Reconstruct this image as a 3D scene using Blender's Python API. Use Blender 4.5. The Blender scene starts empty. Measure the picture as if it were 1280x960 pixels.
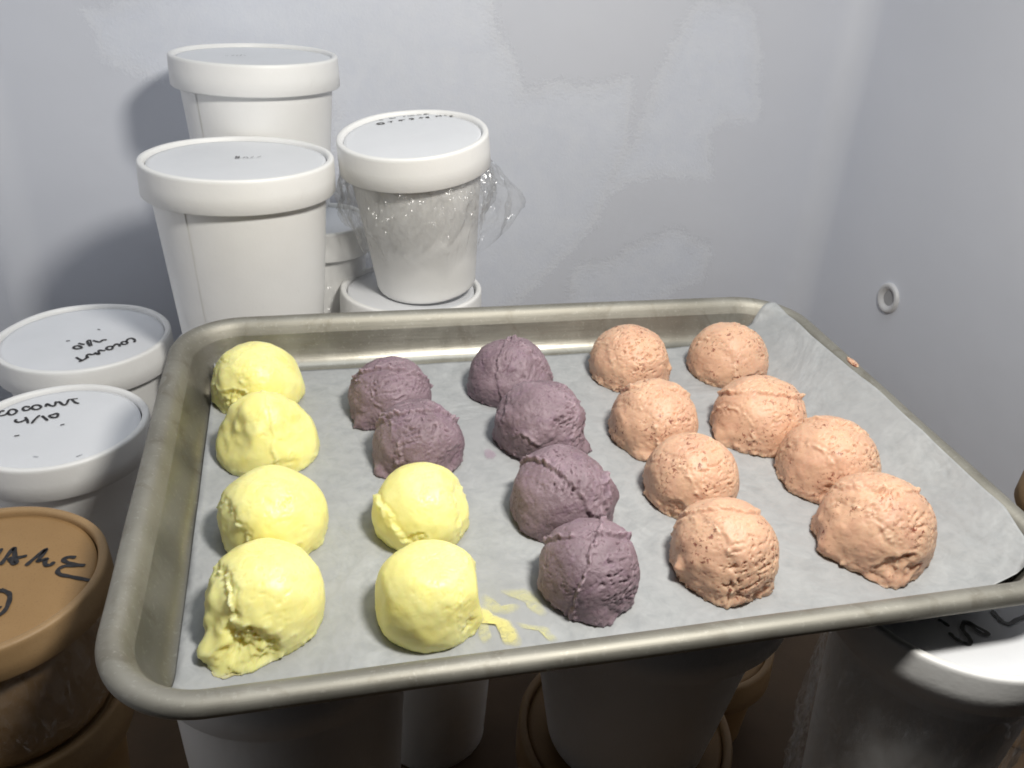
import bpy, math, random
import numpy as np
from mathutils import Matrix, Vector

# ------------------------------------------------------------------ camera, light, exposure
sc = bpy.context.scene
COL = sc.collection
cam_data = bpy.data.cameras.new("camera")
cam = bpy.data.objects.new("camera", cam_data)
COL.objects.link(cam)
cam.matrix_world = Matrix((
    (0.9740024, 0.0602237, -0.2183858, -0.1322775),
    (-0.2206519, 0.4705215, -0.8543549, -0.3983743),
    (0.0513028, 0.8803310, 0.4715776, 0.6702040),
    (0, 0, 0, 1)))
cam_data.sensor_width = 36.0
cam_data.lens = 36.0 * 1050.0 / 1280.0
cam_data.clip_start = 0.01
cam_data.clip_end = 50
sc.camera = cam

world = bpy.data.worlds.new("World")
sc.world = world
world.use_nodes = True
world.node_tree.nodes["Background"].inputs[0].default_value = (0.80, 0.88, 1.0, 1)
world.node_tree.nodes["Background"].inputs[1].default_value = 0.006

lamp_data = bpy.data.lights.new("freezer_lamp", 'AREA')
lamp_data.shape = 'DISK'
lamp_data.size = 0.10
lamp_data.energy = 4.5
lamp_data.color = (1.0, 0.965, 0.895)
lamp = bpy.data.objects.new("freezer_lamp", lamp_data)
COL.objects.link(lamp)
lamp.location = (0.085, -0.235, 0.90)
lamp.rotation_euler = (Vector((0.0, 0.30, 0.38)) - lamp.location).to_track_quat('-Z', 'Y').to_euler()

room_data = bpy.data.lights.new("ceiling_lamp", 'AREA')
room_data.shape = 'SQUARE'
room_data.size = 1.1
room_data.energy = 10.5
room_data.color = (0.88, 0.94, 1.0)
room = bpy.data.objects.new("ceiling_lamp", room_data)
COL.objects.link(room)
room.location = (0.10, 0.12, 2.3)
room.rotation_euler = (0, 0, 0)

sc.view_settings.view_transform = 'Standard'
sc.view_settings.look = 'None'
sc.view_settings.gamma = 1
sc.view_settings.use_curve_mapping = False
sc.view_settings.exposure = 0.0
sc.render.engine = 'CYCLES'
sc.cycles.use_denoising = True
sc.cycles.filter_width = 1.8
sc.cycles.max_bounces = 6
sc.cycles.transparent_max_bounces = 24
sc.cycles.caustics_reflective = False
sc.cycles.caustics_refractive = False
sc.cycles.sample_clamp_indirect = 4.0

rng = random.Random(7)

# ------------------------------------------------------------------ helpers
_pr = np.random.RandomState(11)
_perm = _pr.permutation(256)
_perm = np.concatenate([_perm, _perm, _perm])
_g = _pr.normal(size=(256, 3))
_g /= np.linalg.norm(_g, axis=1)[:, None]

def noise(P):
    """vectorised gradient noise, about -1..1"""
    P = np.asarray(P, float)
    I = np.floor(P).astype(int)
    f = P - I
    I &= 255
    u = f * f * f * (f * (f * 6 - 15) + 10)
    out = 0
    for dx in (0, 1):
        wx = u[:, 0] if dx else 1 - u[:, 0]
        for dy in (0, 1):
            wy = u[:, 1] if dy else 1 - u[:, 1]
            for dz in (0, 1):
                wz = u[:, 2] if dz else 1 - u[:, 2]
                h = _perm[_perm[_perm[I[:, 0] + dx] + I[:, 1] + dy] + I[:, 2] + dz]
                g = _g[h]
                d = g[:, 0] * (f[:, 0] - dx) + g[:, 1] * (f[:, 1] - dy) + g[:, 2] * (f[:, 2] - dz)
                out = out + wx * wy * wz * d
    return out * 1.5

def fbm(P, octaves=4, gain=0.5):
    s, a, t = 0, 1.0, 0
    P = np.asarray(P, float)
    for k in range(octaves):
        s = s + a * noise(P + 17.3 * k)
        t += a
        a *= gain
        P = P * 2.03
    return s / t

def sstep(a, b, x):
    t = np.clip((x - a) / (b - a), 0, 1)
    return t * t * (3 - 2 * t)

def mesh_obj(name, verts, faces, mat, parent=None, smooth=True, loc=None):
    me = bpy.data.meshes.new(name)
    verts = np.asarray(verts, np.float32)
    lens = np.array([len(f) for f in faces], np.int32)
    loops = np.fromiter((i for f in faces for i in f), np.int32, int(lens.sum())) if not isinstance(faces, np.ndarray) else faces.astype(np.int32).ravel()
    me.vertices.add(len(verts)); me.vertices.foreach_set("co", verts.ravel())
    me.loops.add(len(loops)); me.loops.foreach_set("vertex_index", loops)
    me.polygons.add(len(lens)); me.polygons.foreach_set("loop_start", np.concatenate([[0], np.cumsum(lens)[:-1]]).astype(np.int32))
    if mat is not None:
        me.materials.append(mat)
    me.polygons.foreach_set("use_smooth", np.full(len(lens), smooth))
    me.update(calc_edges=True)
    me.validate()
    ob = bpy.data.objects.new(name, me)
    COL.objects.link(ob)
    if parent is not None:
        ob.parent = parent
    if loc is not None:
        ob.location = loc
    return ob

def float_attr(ob, name, values):
    a = ob.data.attributes.new(name, 'FLOAT', 'POINT')
    a.data.foreach_set("value", np.asarray(values, np.float32))

def tag(ob, label=None, cat=None, group=None, kind=None):
    if label: ob["label"] = label
    if cat: ob["category"] = cat
    if group: ob["group"] = group
    if kind: ob["kind"] = kind
    return ob

def empty(name, loc, rot=(0, 0, 0)):
    o = bpy.data.objects.new(name, None)
    o.empty_display_size = 0.02
    COL.objects.link(o)
    o.location = loc
    o.rotation_euler = rot
    return o

def grid_faces(nu, nv, wrap_u=False, flip=False):
    i = np.arange(nu if wrap_u else nu - 1)
    j = np.arange(nv - 1)[:, None] * nu
    a = (j + i).ravel(); b = (j + (i + 1) % nu).ravel()
    F = np.stack([a, b, b + nu, a + nu], 1)
    return (F[:, ::-1] if flip else F).tolist()

def lathe(profile, n=96, wob=0.0, seed=0, a0=0.0, a1=2 * math.pi, cap_end=False, cap_start=False):
    """profile of (r, z) -> verts, faces ; wob = small radial unevenness in metres"""
    full = abs(a1 - a0 - 2 * math.pi) < 1e-6
    m = n if full else n + 1
    A = a0 + (a1 - a0) * np.arange(m) / n
    V = []
    for (r, z) in profile:
        P = np.stack([np.cos(A) * 1.6, np.sin(A) * 1.6, np.full(m, z * 18 + seed * 3.7)], 1)
        w = noise(P) * wob
        rr = r + w * (1 if r > 1e-5 else 0)
        V.append(np.stack([rr * np.cos(A), rr * np.sin(A), np.full(m, z) + 0.35 * w], 1))
    V = np.concatenate(V)
    F = grid_faces(m, len(profile), wrap_u=full)
    if cap_end: F.append(tuple(range((len(profile) - 1) * m, len(profile) * m)))
    if cap_start: F.append(tuple(range(m - 1, -1, -1)))
    return V, F

def ribbon(strokes, width, z, lift=0.00035):
    """pen strokes (lists of xy points) -> flat ink ribbons with rounded ends, a hair above z"""
    V, F = [], []
    for k, S in enumerate(strokes):
        P = np.array(S, float)
        # resample with Catmull-Rom
        if len(P) > 2:
            Q = np.vstack([2 * P[0] - P[1], P, 2 * P[-1] - P[-2]])
            pts = []
            for i in range(1, len(Q) - 2):
                for t in np.linspace(0, 1, 6, endpoint=False):
                    p0, p1, p2, p3 = Q[i - 1:i + 3]
                    pts.append(0.5 * (2 * p1 + (p2 - p0) * t + (2 * p0 - 5 * p1 + 4 * p2 - p3) * t * t + (3 * p1 - p0 - 3 * p2 + p3) * t ** 3))
            pts.append(P[-1])
            P = np.array(pts)
        T = np.gradient(P, axis=0)
        T /= np.linalg.norm(T, axis=1)[:, None] + 1e-12
        N = np.stack([-T[:, 1], T[:, 0]], 1)
        n = len(P)
        w = np.full(n, width / 2) * (1 + 0.10 * np.sin(np.arange(n) * 0.9 + k * 2.1))
        w[0] *= 0.65; w[-1] *= 0.55
        zz = z + lift + 0.00003 * (k % 7)
        b = len(V)
        for i in range(n):
            for s in (1, -1):
                q = P[i] + s * N[i] * w[i]
                V.append((q[0], q[1], zz))
        for i in range(n - 1):
            a = b + 2 * i
            F.append((a, a + 1, a + 3, a + 2))
    return V, F

# ------------------------------------------------------------------ materials
class NT:
    def __init__(self, name):
        self.m = bpy.data.materials.new(name)
        self.m.use_nodes = True
        self.t = self.m.node_tree
        self.t.nodes.clear()
        self.out = self.n('ShaderNodeOutputMaterial')
    def n(self, typ, **kw):
        nd = self.t.nodes.new(typ)
        for k, v in kw.items():
            setattr(nd, k, v)
        return nd
    def l(self, a, b):
        self.t.links.new(a, b)
    def val(self, sock, v):
        if hasattr(v, 'is_linked') or hasattr(v, 'links'):
            self.l(v, sock)
        else:
            sock.default_value = v
    def coord(self, kind='Object', scale=(1, 1, 1), offset=(0, 0, 0)):
        tc = self.n('ShaderNodeTexCoord')
        mp = self.n('ShaderNodeMapping')
        mp.inputs['Scale'].default_value = scale
        mp.inputs['Location'].default_value = offset
        self.l(tc.outputs[kind], mp.inputs['Vector'])
        return mp.outputs['Vector']
    def noise(self, vec, scale, detail=4, rough=0.55, dist=0.0):
        nd = self.n('ShaderNodeTexNoise')
        self.l(vec, nd.inputs['Vector'])
        nd.inputs['Scale'].default_value = scale
        nd.inputs['Detail'].default_value = detail
        nd.inputs['Roughness'].default_value = rough
        nd.inputs['Distortion'].default_value = dist
        return nd.outputs['Fac']
    def ramp(self, fac, stops):
        nd = self.n('ShaderNodeValToRGB')
        self.l(fac, nd.inputs['Fac'])
        el = nd.color_ramp.elements
        while len(el) < len(stops): el.new(0.5)
        for e, (p, c) in zip(el, stops):
            e.position = p
            e.color = (c, c, c, 1) if isinstance(c, (int, float)) else (*c, 1)
        return nd.outputs['Color']
    def mix(self, fac, a, b, mode='MIX'):
        nd = self.n('ShaderNodeMix', data_type='RGBA', blend_type=mode)
        self.val(nd.inputs['Factor'], fac)
        for s, v in ((nd.inputs['A'], a), (nd.inputs['B'], b)):
            if isinstance(v, tuple): s.default_value = (*v, 1)
            else: self.l(v, s)
        return nd.outputs['Result']
    def math(self, op, a, b=0.0, c=0.0):
        nd = self.n('ShaderNodeMath', operation=op)
        for s, v in zip(nd.inputs, (a, b, c)):
            self.val(s, v)
        return nd.outputs[0]
    def bump(self, h, strength, dist, prev=None):
        nd = self.n('ShaderNodeBump')
        nd.inputs['Strength'].default_value = strength
        nd.inputs['Distance'].default_value = dist
        self.l(h, nd.inputs['Height'])
        if prev is not None: self.l(prev, nd.inputs['Normal'])
        return nd.outputs['Normal']
    def attr(self, name):
        nd = self.n('ShaderNodeAttribute', attribute_name=name)
        return nd.outputs['Fac']
    def principled(self, color, rough=0.5, normal=None, **kw):
        p = self.n('ShaderNodeBsdfPrincipled')
        if isinstance(color, tuple): p.inputs['Base Color'].default_value = (*color, 1)
        else: self.l(color, p.inputs['Base Color'])
        self.val(p.inputs['Roughness'], rough)
        if normal is not None: self.l(normal, p.inputs['Normal'])
        for k, v in kw.items():
            self.val(p.inputs[k.replace('_', ' ')], v)
        return p
    def done(self, shader):
        self.l(shader.outputs[0], self.out.inputs['Surface'])
        return self.m

def mat_card(name, base, tint, rough=0.5, fibre=0.0, stain=0.12):
    t = NT(name)
    v = t.coord()
    big = t.noise(v, 22, 4)
    fine = t.noise(v, 420, 3)
    c = t.mix(t.ramp(big, [(0.38, 0.0), (0.68, 1.0)]), base, tint)
    if fibre:
        fb = t.noise(t.coord(scale=(1, 1, 1)), 900, 2, 0.7)
        spk = t.ramp(fb, [(0.30, 1.0), (0.42, 0.0)])
        c = t.mix(t.math('MULTIPLY', spk, fibre), c, tuple(x * 0.45 for x in base))
    smudge = t.ramp(t.noise(v, 60, 5, 0.65, 0.6), [(0.62, 0.0), (0.78, 1.0)])
    c = t.mix(t.math('MULTIPLY', smudge, stain), c, tuple(x * 0.55 for x in base))
    nrm = t.bump(fine, 0.12, 0.0006, t.bump(big, 0.18, 0.004))
    return t.done(t.principled(c, rough, nrm))

M = {}
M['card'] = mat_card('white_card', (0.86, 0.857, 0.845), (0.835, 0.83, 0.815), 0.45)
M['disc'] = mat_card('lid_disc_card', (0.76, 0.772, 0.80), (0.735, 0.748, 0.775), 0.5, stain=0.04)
M['kraft'] = mat_card('kraft_card', (0.325, 0.195, 0.082), (0.290, 0.170, 0.068), 0.6, fibre=0.35, stain=0.25)
M['floor_shade'] = mat_card('floor_shade_brown', (0.10, 0.062, 0.034), (0.08, 0.05, 0.028), 0.8, fibre=0.3)  # floor coloured dark to hold the shade under the tray; lining is made up
M['kraft_rim'] = mat_card('kraft_rim_card', (0.365, 0.235, 0.115), (0.32, 0.200, 0.092), 0.55, fibre=0.3, stain=0.3)

def mat_ink(name, col):
    t = NT(name)
    v = t.coord()
    c = t.mix(t.ramp(t.noise(v, 500, 3), [(0.4, 0.0), (0.7, 1.0)]), col, tuple(x * 2.2 + 0.006 for x in col))
    return t.done(t.principled(c, 0.45))
M['ink'] = mat_ink('marker_ink', (0.012, 0.011, 0.012))
M['ink_pale'] = mat_ink('faded_ink', (0.33, 0.34, 0.36))
M['ink_print'] = mat_ink('printed_ink', (0.13, 0.13, 0.14))

def mat_metal(name, rbase):
    t = NT(name)
    v = t.coord()
    streak = t.noise(t.coord(scale=(1.0, 14.0, 14.0)), 26, 5, 0.6)
    cloud = t.noise(v, 16, 5, 0.6, 0.5)
    blot = t.ramp(t.noise(v, 48, 5, 0.6, 0.8), [(0.55, 0.0), (0.72, 1.0)])
    fine = t.noise(v, 380, 3, 0.7)
    c = t.mix(t.ramp(cloud, [(0.32, 0.0), (0.7, 1.0)]), (0.290, 0.276, 0.236), (0.405, 0.390, 0.345))
    c = t.mix(t.math('MULTIPLY', blot, 0.5), c, (0.20, 0.175, 0.135))
    c = t.mix(t.math('MULTIPLY', t.ramp(fine, [(0.58, 0.0), (0.75, 1.0)]), 0.25), c, (0.78, 0.76, 0.70))
    r = t.math('ADD', t.math('MULTIPLY', cloud, 0.22), rbase)
    nrm = t.bump(streak, 0.10, 0.0012, t.bump(fine, 0.06, 0.0006))
    return t.done(t.principled(c, r, nrm, Metallic=0.82))
M['metal'] = mat_metal('worn_aluminium', 0.50)
M['metal_in'] = mat_metal('pan_inside_aluminium', 0.28)

def mat_paper():
    t = NT('parchment_paper')
    v = t.coord()
    mott = t.noise(v, 120, 6, 0.64, 0.6)
    big = t.noise(v, 18, 4, 0.5, 0.5)
    c = t.mix(t.ramp(mott, [(0.33, 0.0), (0.66, 1.0)]), (0.318, 0.330, 0.338), (0.402, 0.413, 0.418))
    wet = t.ramp(t.math('ADD', big, t.math('MULTIPLY', mott, 0.25)), [(0.55, 0.0), (0.78, 1.0)])
    c = t.mix(t.math('MULTIPLY', wet, 0.5), c, (0.33, 0.335, 0.345))
    nrm = t.bump(mott, 0.18, 0.0008, t.bump(big, 0.9, 0.008))
    return t.done(t.principled(c, 0.52, nrm, Subsurface_Weight=0.0))
M['paper'] = mat_paper()

def mat_ice(name, base, dark, light, rough, grain, speck=None, speck_amt=0.0, sss=0.25, sss_col=(1, .6, .4), spec=0.4):
    t = NT(name)
    v = t.coord()
    rnd = t.n('ShaderNodeObjectInfo').outputs['Random']
    off = t.n('ShaderNodeCombineXYZ')
    t.l(t.math('MULTIPLY', rnd, 37.0), off.inputs[0]); t.l(t.math('MULTIPLY', rnd, 11.0), off.inputs[2])
    add = t.n('ShaderNodeVectorMath', operation='ADD')
    t.l(v, add.inputs[0]); t.l(off.outputs[0], add.inputs[1])
    v = add.outputs[0]
    big = t.noise(v, 55, 4, 0.55, 0.4)
    fine = t.noise(v, 900, 5, 0.7)
    mid = t.noise(v, 210, 5, 0.62, 0.5)
    c = t.mix(t.ramp(big, [(0.36, 0.0), (0.68, 1.0)]), base, dark)
    crumb = t.attr('crumb')
    c = t.mix(t.math('MULTIPLY', crumb, 0.6), c, light)
    if speck:
        spn = t.noise(v, 430, 3, 0.6, 0.6)
        clus = t.ramp(t.noise(v, 60, 3), [(0.47, 0.0), (0.62, 1.0)])
        s = t.ramp(spn, [(0.572, 0.0), (0.615, 1.0)])
        s = t.math('MULTIPLY', t.math('MULTIPLY', s, t.math('ADD', t.math('MULTIPLY', clus, 0.94), 0.06)), speck_amt)
        c = t.mix(s, c, speck)
        stain = t.ramp(t.noise(v, 95, 3, 0.5, 1.0), [(0.54, 0.0), (0.68, 1.0)])
        c = t.mix(t.math('MULTIPLY', stain, 0.38), c, tuple(0.62 * a + 0.38 * b for a, b in zip(base, (speck[0] * 1.8, speck[1] * 1.8, speck[2] * 2.6))))
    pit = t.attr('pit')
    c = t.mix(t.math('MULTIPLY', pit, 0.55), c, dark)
    nrm = t.bump(mid, grain, 0.0022, t.bump(fine, grain * 0.9, 0.0009))
    p = t.principled(c, rough, nrm, Subsurface_Weight=sss)
    p.inputs['Subsurface Radius'].default_value = (*sss_col, )
    p.inputs['Subsurface Scale'].default_value = 0.006
    p.inputs['Specular IOR Level'].default_value = spec
    return t.done(p)
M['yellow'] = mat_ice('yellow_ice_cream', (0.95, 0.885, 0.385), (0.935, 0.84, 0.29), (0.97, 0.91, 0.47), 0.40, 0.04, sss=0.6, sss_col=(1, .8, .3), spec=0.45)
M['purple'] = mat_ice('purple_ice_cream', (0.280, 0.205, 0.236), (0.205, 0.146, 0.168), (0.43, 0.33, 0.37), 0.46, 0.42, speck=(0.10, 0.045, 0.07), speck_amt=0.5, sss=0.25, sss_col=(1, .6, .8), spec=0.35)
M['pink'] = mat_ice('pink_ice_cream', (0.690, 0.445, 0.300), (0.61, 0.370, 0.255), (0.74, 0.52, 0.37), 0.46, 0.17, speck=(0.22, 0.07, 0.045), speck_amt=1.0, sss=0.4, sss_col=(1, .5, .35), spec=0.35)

def mat_melt(name, col, alpha):
    t = NT(name)
    v = t.coord()
    n = t.noise(v, 160, 4)
    c = t.mix(n, col, tuple(min(1, x * 1.05) for x in col))
    p = t.principled(c, 0.10, t.bump(n, 0.25, 0.0012))
    t.l(t.math('MULTIPLY', t.math('MULTIPLY', t.attr('thick'), t.ramp(t.noise(v, 230, 4, 0.6, 0.8), [(0.30, 0.35), (0.52, 1.0)])), alpha), p.inputs['Alpha'])
    return t.done(p)
M['melt'] = mat_melt('melted_yellow', (0.90, 0.82, 0.30), 0.68)
M['melt_thin'] = mat_melt('thin_yellow_smear', (0.86, 0.82, 0.38), 0.36)
M['stain'] = mat_melt('purple_stain', (0.45, 0.30, 0.40), 0.35)

def mat_film():
    t = NT('cling_film')
    v = t.coord()
    tr = t.n('ShaderNodeBsdfTransparent'); tr.inputs[0].default_value = (1, 1, 1, 1)
    gl = t.n('ShaderNodeBsdfGlossy'); gl.inputs['Roughness'].default_value = 0.15
    df = t.n('ShaderNodeBsdfDiffuse'); df.inputs[0].default_value = (0.82, 0.83, 0.84, 1)
    warp = t.n('ShaderNodeVectorMath', operation='ADD')
    nv = t.n('ShaderNodeTexNoise'); nv.inputs['Scale'].default_value = 60; t.l(v, nv.inputs['Vector'])
    ws = t.n('ShaderNodeVectorMath', operation='SCALE'); ws.inputs['Scale'].default_value = 0.02
    t.l(nv.outputs['Color'], ws.inputs[0]); t.l(v, warp.inputs[0]); t.l(ws.outputs[0], warp.inputs[1])
    vo = t.n('ShaderNodeTexVoronoi', feature='F1'); vo.inputs['Scale'].default_value = 72
    mp = t.n('ShaderNodeMapping'); mp.inputs['Scale'].default_value = (1, 1, 0.55)
    t.l(warp.outputs[0], mp.inputs['Vector']); t.l(mp.outputs[0], vo.inputs['Vector'])
    nrm = t.bump(vo.outputs['Distance'], 0.9, 0.010, t.bump(nv.outputs['Fac'], 0.4, 0.01))
    t.l(nrm, gl.inputs['Normal'])
    fr = t.n('ShaderNodeFresnel'); fr.inputs['IOR'].default_value = 1.45
    m1 = t.n('ShaderNodeMixShader'); m1.inputs[0].default_value = 0.05
    tl = t.n('ShaderNodeBsdfTranslucent'); tl.inputs[0].default_value = (0.9, 0.905, 0.91, 1)
    m0 = t.n('ShaderNodeMixShader'); m0.inputs[0].default_value = 0.45
    t.l(df.outputs[0], m0.inputs[1]); t.l(tl.outputs[0], m0.inputs[2])
    t.l(tr.outputs[0], m1.inputs[1]); t.l(m0.outputs[0], m1.inputs[2])
    m2 = t.n('ShaderNodeMixShader')
    fade = t.ramp(t.attr('fade'), [(0.02, 0.05), (0.28, 1.0)])
    t.l(t.math('MULTIPLY', fade, 0.085), m1.inputs[0])
    t.l(t.math('MULTIPLY', fade, t.math('MINIMUM', t.math('MULTIPLY', fr.outputs[0], 1.1), 0.17)), m2.inputs[0])
    t.l(m1.outputs[0], m2.inputs[1]); t.l(gl.outputs[0], m2.inputs[2])
    return t.done(m2)
M['film'] = mat_film()

def mat_wall(frosted):
    t = NT('freezer_liner_frosted' if frosted else 'freezer_liner')
    v = t.coord('Object')
    big = t.noise(v, 5, 4, 0.5)
    mid = t.noise(v, 42, 6, 0.66, 0.4)
    fine = t.noise(v, 330, 4, 0.7)
    bare = t.mix(t.ramp(big, [(0.35, 0.0), (0.7, 1.0)]), (0.690, 0.713, 0.778), (0.715, 0.735, 0.796))
    if not frosted:
        nrm = t.bump(big, 0.3, 0.01, t.bump(fine, 0.05, 0.0008))
        return t.done(t.principled(bare, 0.42, nrm))
    s = t.attr('frost')
    s = t.math('ADD', s, t.math('MULTIPLY', t.math('SUBTRACT', mid, 0.5), 0.6))
    s = t.math('ADD', s, t.math('MULTIPLY', t.math('SUBTRACT', fine, 0.5), 0.55))
    mask = t.ramp(s, [(0.32, 0.0), (0.50, 0.6), (0.80, 1.0)])
    # crust line along the edge of the frost
    edge = t.ramp(s, [(0.40, 0.0), (0.50, 1.0), (0.56, 0.6), (0.66, 0.0)])
    frostc = t.mix(t.ramp(mid, [(0.35, 0.0), (0.68, 1.0)]), (0.735, 0.768, 0.850), (0.775, 0.804, 0.872))
    c = t.mix(mask, bare, frostc)
    c = t.mix(t.math('MULTIPLY', edge, 0.20), c, (0.87, 0.88, 0.90))
    drop = t.ramp(t.noise(v, 190, 3, 0.5), [(0.70, 0.0), (0.76, 1.0)])
    dm = t.math('MULTIPLY', t.math('MULTIPLY', drop, t.attr('drops')), 0.6)
    c = t.mix(dm, c, (0.74, 0.74, 0.76))
    hgt = t.math('ADD', t.math('MULTIPLY', mask, 1.0), t.math('MULTIPLY', fine, t.math('ADD', t.math('MULTIPLY', mask, 0.55), 0.06)))
    hgt = t.math('ADD', hgt, dm)
    nrm = t.bump(hgt, 0.30, 0.0015, t.bump(big, 0.3, 0.012))
    r = t.math('SUBTRACT', 0.55, t.math('MULTIPLY', mask, 0.12))
    return t.done(t.principled(c, r, nrm))
M['wall_frost'] = mat_wall(True)
M['wall'] = mat_wall(False)

def mat_plain(name, col, rough):
    t = NT(name)
    v = t.coord()
    n = t.noise(v, 90, 4)
    return t.done(t.principled(t.mix(n, col, tuple(x * 0.9 for x in col)), rough, t.bump(n, 0.05, 0.001)))
M['plug'] = mat_plain('plug_plastic', (0.66, 0.66, 0.67), 0.4)
M['plug_hole'] = mat_plain('plug_hole', (0.40, 0.40, 0.41), 0.6)

# ------------------------------------------------------------------ the freezer
X0, X1, Y0, Y1, ZF, ZT, RC = -0.447, 0.503, -0.275, 0.54, 0.12, 0.80, 0.035

def wall_strip(name, path, nz, mat, label, ZT=ZT):
    path = np.array(path)
    nu = len(path)
    Z = np.linspace(ZF - 0.004, ZT, nz)
    V = np.concatenate([np.c_[path, np.full(nu, z)] for z in Z])
    ob = mesh_obj(name, V, grid_faces(nu, nz), mat)
    tag(ob, label, kind='structure')
    return ob, V

def arc(cx, cy, r, a0, a1, n):
    return [(cx + r * math.cos(math.radians(a0 + (a1 - a0) * i / n)), cy + r * math.sin(math.radians(a0 + (a1 - a0) * i / n))) for i in range(n + 1)]

back_path = arc(X1 - RC, Y1 - RC, RC, 0, 90, 12)[:-1] + [(x, Y1) for x in np.linspace(X1 - RC, X0 + RC, 300)] + arc(X0 + RC, Y1 - RC, RC, 90, 180, 12)[1:]
back, BV = wall_strip("wall_back", back_path, 200, M['wall_frost'], "pale blue grey freezer back wall with patches of frost")
wall_strip("wall_right", [(X1, y) for y in np.linspace(Y0 + RC, Y1 - RC, 40)], 24, M['wall'], "plain pale grey freezer side wall with a round plug")
wall_strip("wall_left", [(X0, y) for y in np.linspace(Y1 - RC, Y0 + RC, 40)], 24, M['wall'], "plain pale grey freezer wall behind the coconut tubs")
fl = mesh_obj("floor", [(X0 - .01, Y0 - .01, ZF), (X1 + .01, Y0 - .01, ZF), (X1 + .01, Y1 + .01, ZF), (X0 - .01, Y1 + .01, ZF)], [(0, 1, 2, 3)], M['floor_shade'], smooth=False)
tag(fl, "freezer floor under the tubs, shade put into its dark brown colour", kind='structure')

FROST = [
 [(-0.329,0.584),(-0.156,0.643),(0.047,0.653),(0.067,0.578),(0.091,0.539),(0.099,0.516),(0.142,0.525),(0.184,0.522),(0.222,0.533),(0.229,0.462),(0.211,0.406),(0.191,0.357),(0.149,0.312),(0.082,0.246),(-0.104,0.255),(-0.101,0.527),(-0.273,0.524),(-0.321,0.545)],
 [(0.288,0.611),(0.331,0.617),(0.362,0.608),(0.39,0.491),(0.345,0.492),(0.329,0.472),(0.338,0.424),(0.279,0.427),(0.229,0.417),(0.198,0.385),(0.218,0.43),(0.242,0.476),(0.262,0.542)],
 [(0.174,0.258),(0.185,0.311),(0.226,0.315),(0.26,0.34),(0.305,0.355),(0.352,0.333),(0.354,0.29),(0.312,0.275),(0.271,0.254)]]

def poly_sdf(P, poly):
    """signed distance, positive inside"""
    d = np.full(len(P), 9.0)
    inside = np.zeros(len(P), bool)
    n = len(poly)
    for i in range(n):
        a = np.array(poly[i]); b = np.array(poly[(i + 1) % n])
        e = b - a
        w = P - a
        t = np.clip((w @ e) / (e @ e), 0, 1)
        d = np.minimum(d, np.linalg.norm(w - t[:, None] * e, axis=1))
        c = ((a[1] <= P[:, 1]) != (b[1] <= P[:, 1]))
        with np.errstate(divide='ignore', invalid='ignore'):
            xi = a[0] + (P[:, 1] - a[1]) / (b[1] - a[1] if b[1] != a[1] else 1e-9) * e[0]
        inside ^= c & (P[:, 0] < xi)
    return np.where(inside, d, -d)

P2 = BV[:, [0, 2]]
s = np.full(len(P2), -9.0)
for poly in FROST:
    s = np.maximum(s, poly_sdf(P2, poly))
float_attr(back, 'frost', np.clip(0.5 + s / 0.05, 0, 1))
drops = np.exp(-(((P2[:, 0] - 0.03) / 0.10) ** 2 + ((P2[:, 1] - 0.53) / 0.09) ** 2)) + np.exp(-(((P2[:, 0] - 0.33) / 0.04) ** 2 + ((P2[:, 1] - 0.53) / 0.07) ** 2)) + np.exp(-(((P2[:, 0] + 0.26) / 0.04) ** 2 + ((P2[:, 1] - 0.55) / 0.02) ** 2))
float_attr(back, 'drops', np.clip(drops, 0, 1))

# round plug in the right wall
plug = empty("wall_plug", (X1 - 0.0005, 0.373, 0.326), (0, -math.pi / 2, 0))
tag(plug, "small round white plastic plug set in the right freezer wall", "plug")
V, F = lathe([(0.0088, 0.0), (0.0105, 0.0012), (0.0125, 0.0030), (0.0155, 0.0034), (0.0172, 0.0022), (0.0178, -0.001)], 40)
mesh_obj("plug_ring", V, [f[::-1] for f in F], M['plug'], plug)
V, F = lathe([(0.0001, -0.0004), (0.0045, -0.0004), (0.0086, -0.0002)], 32)
mesh_obj("plug_centre", V, [f[::-1] for f in F], M['plug_hole'], plug)

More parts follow.
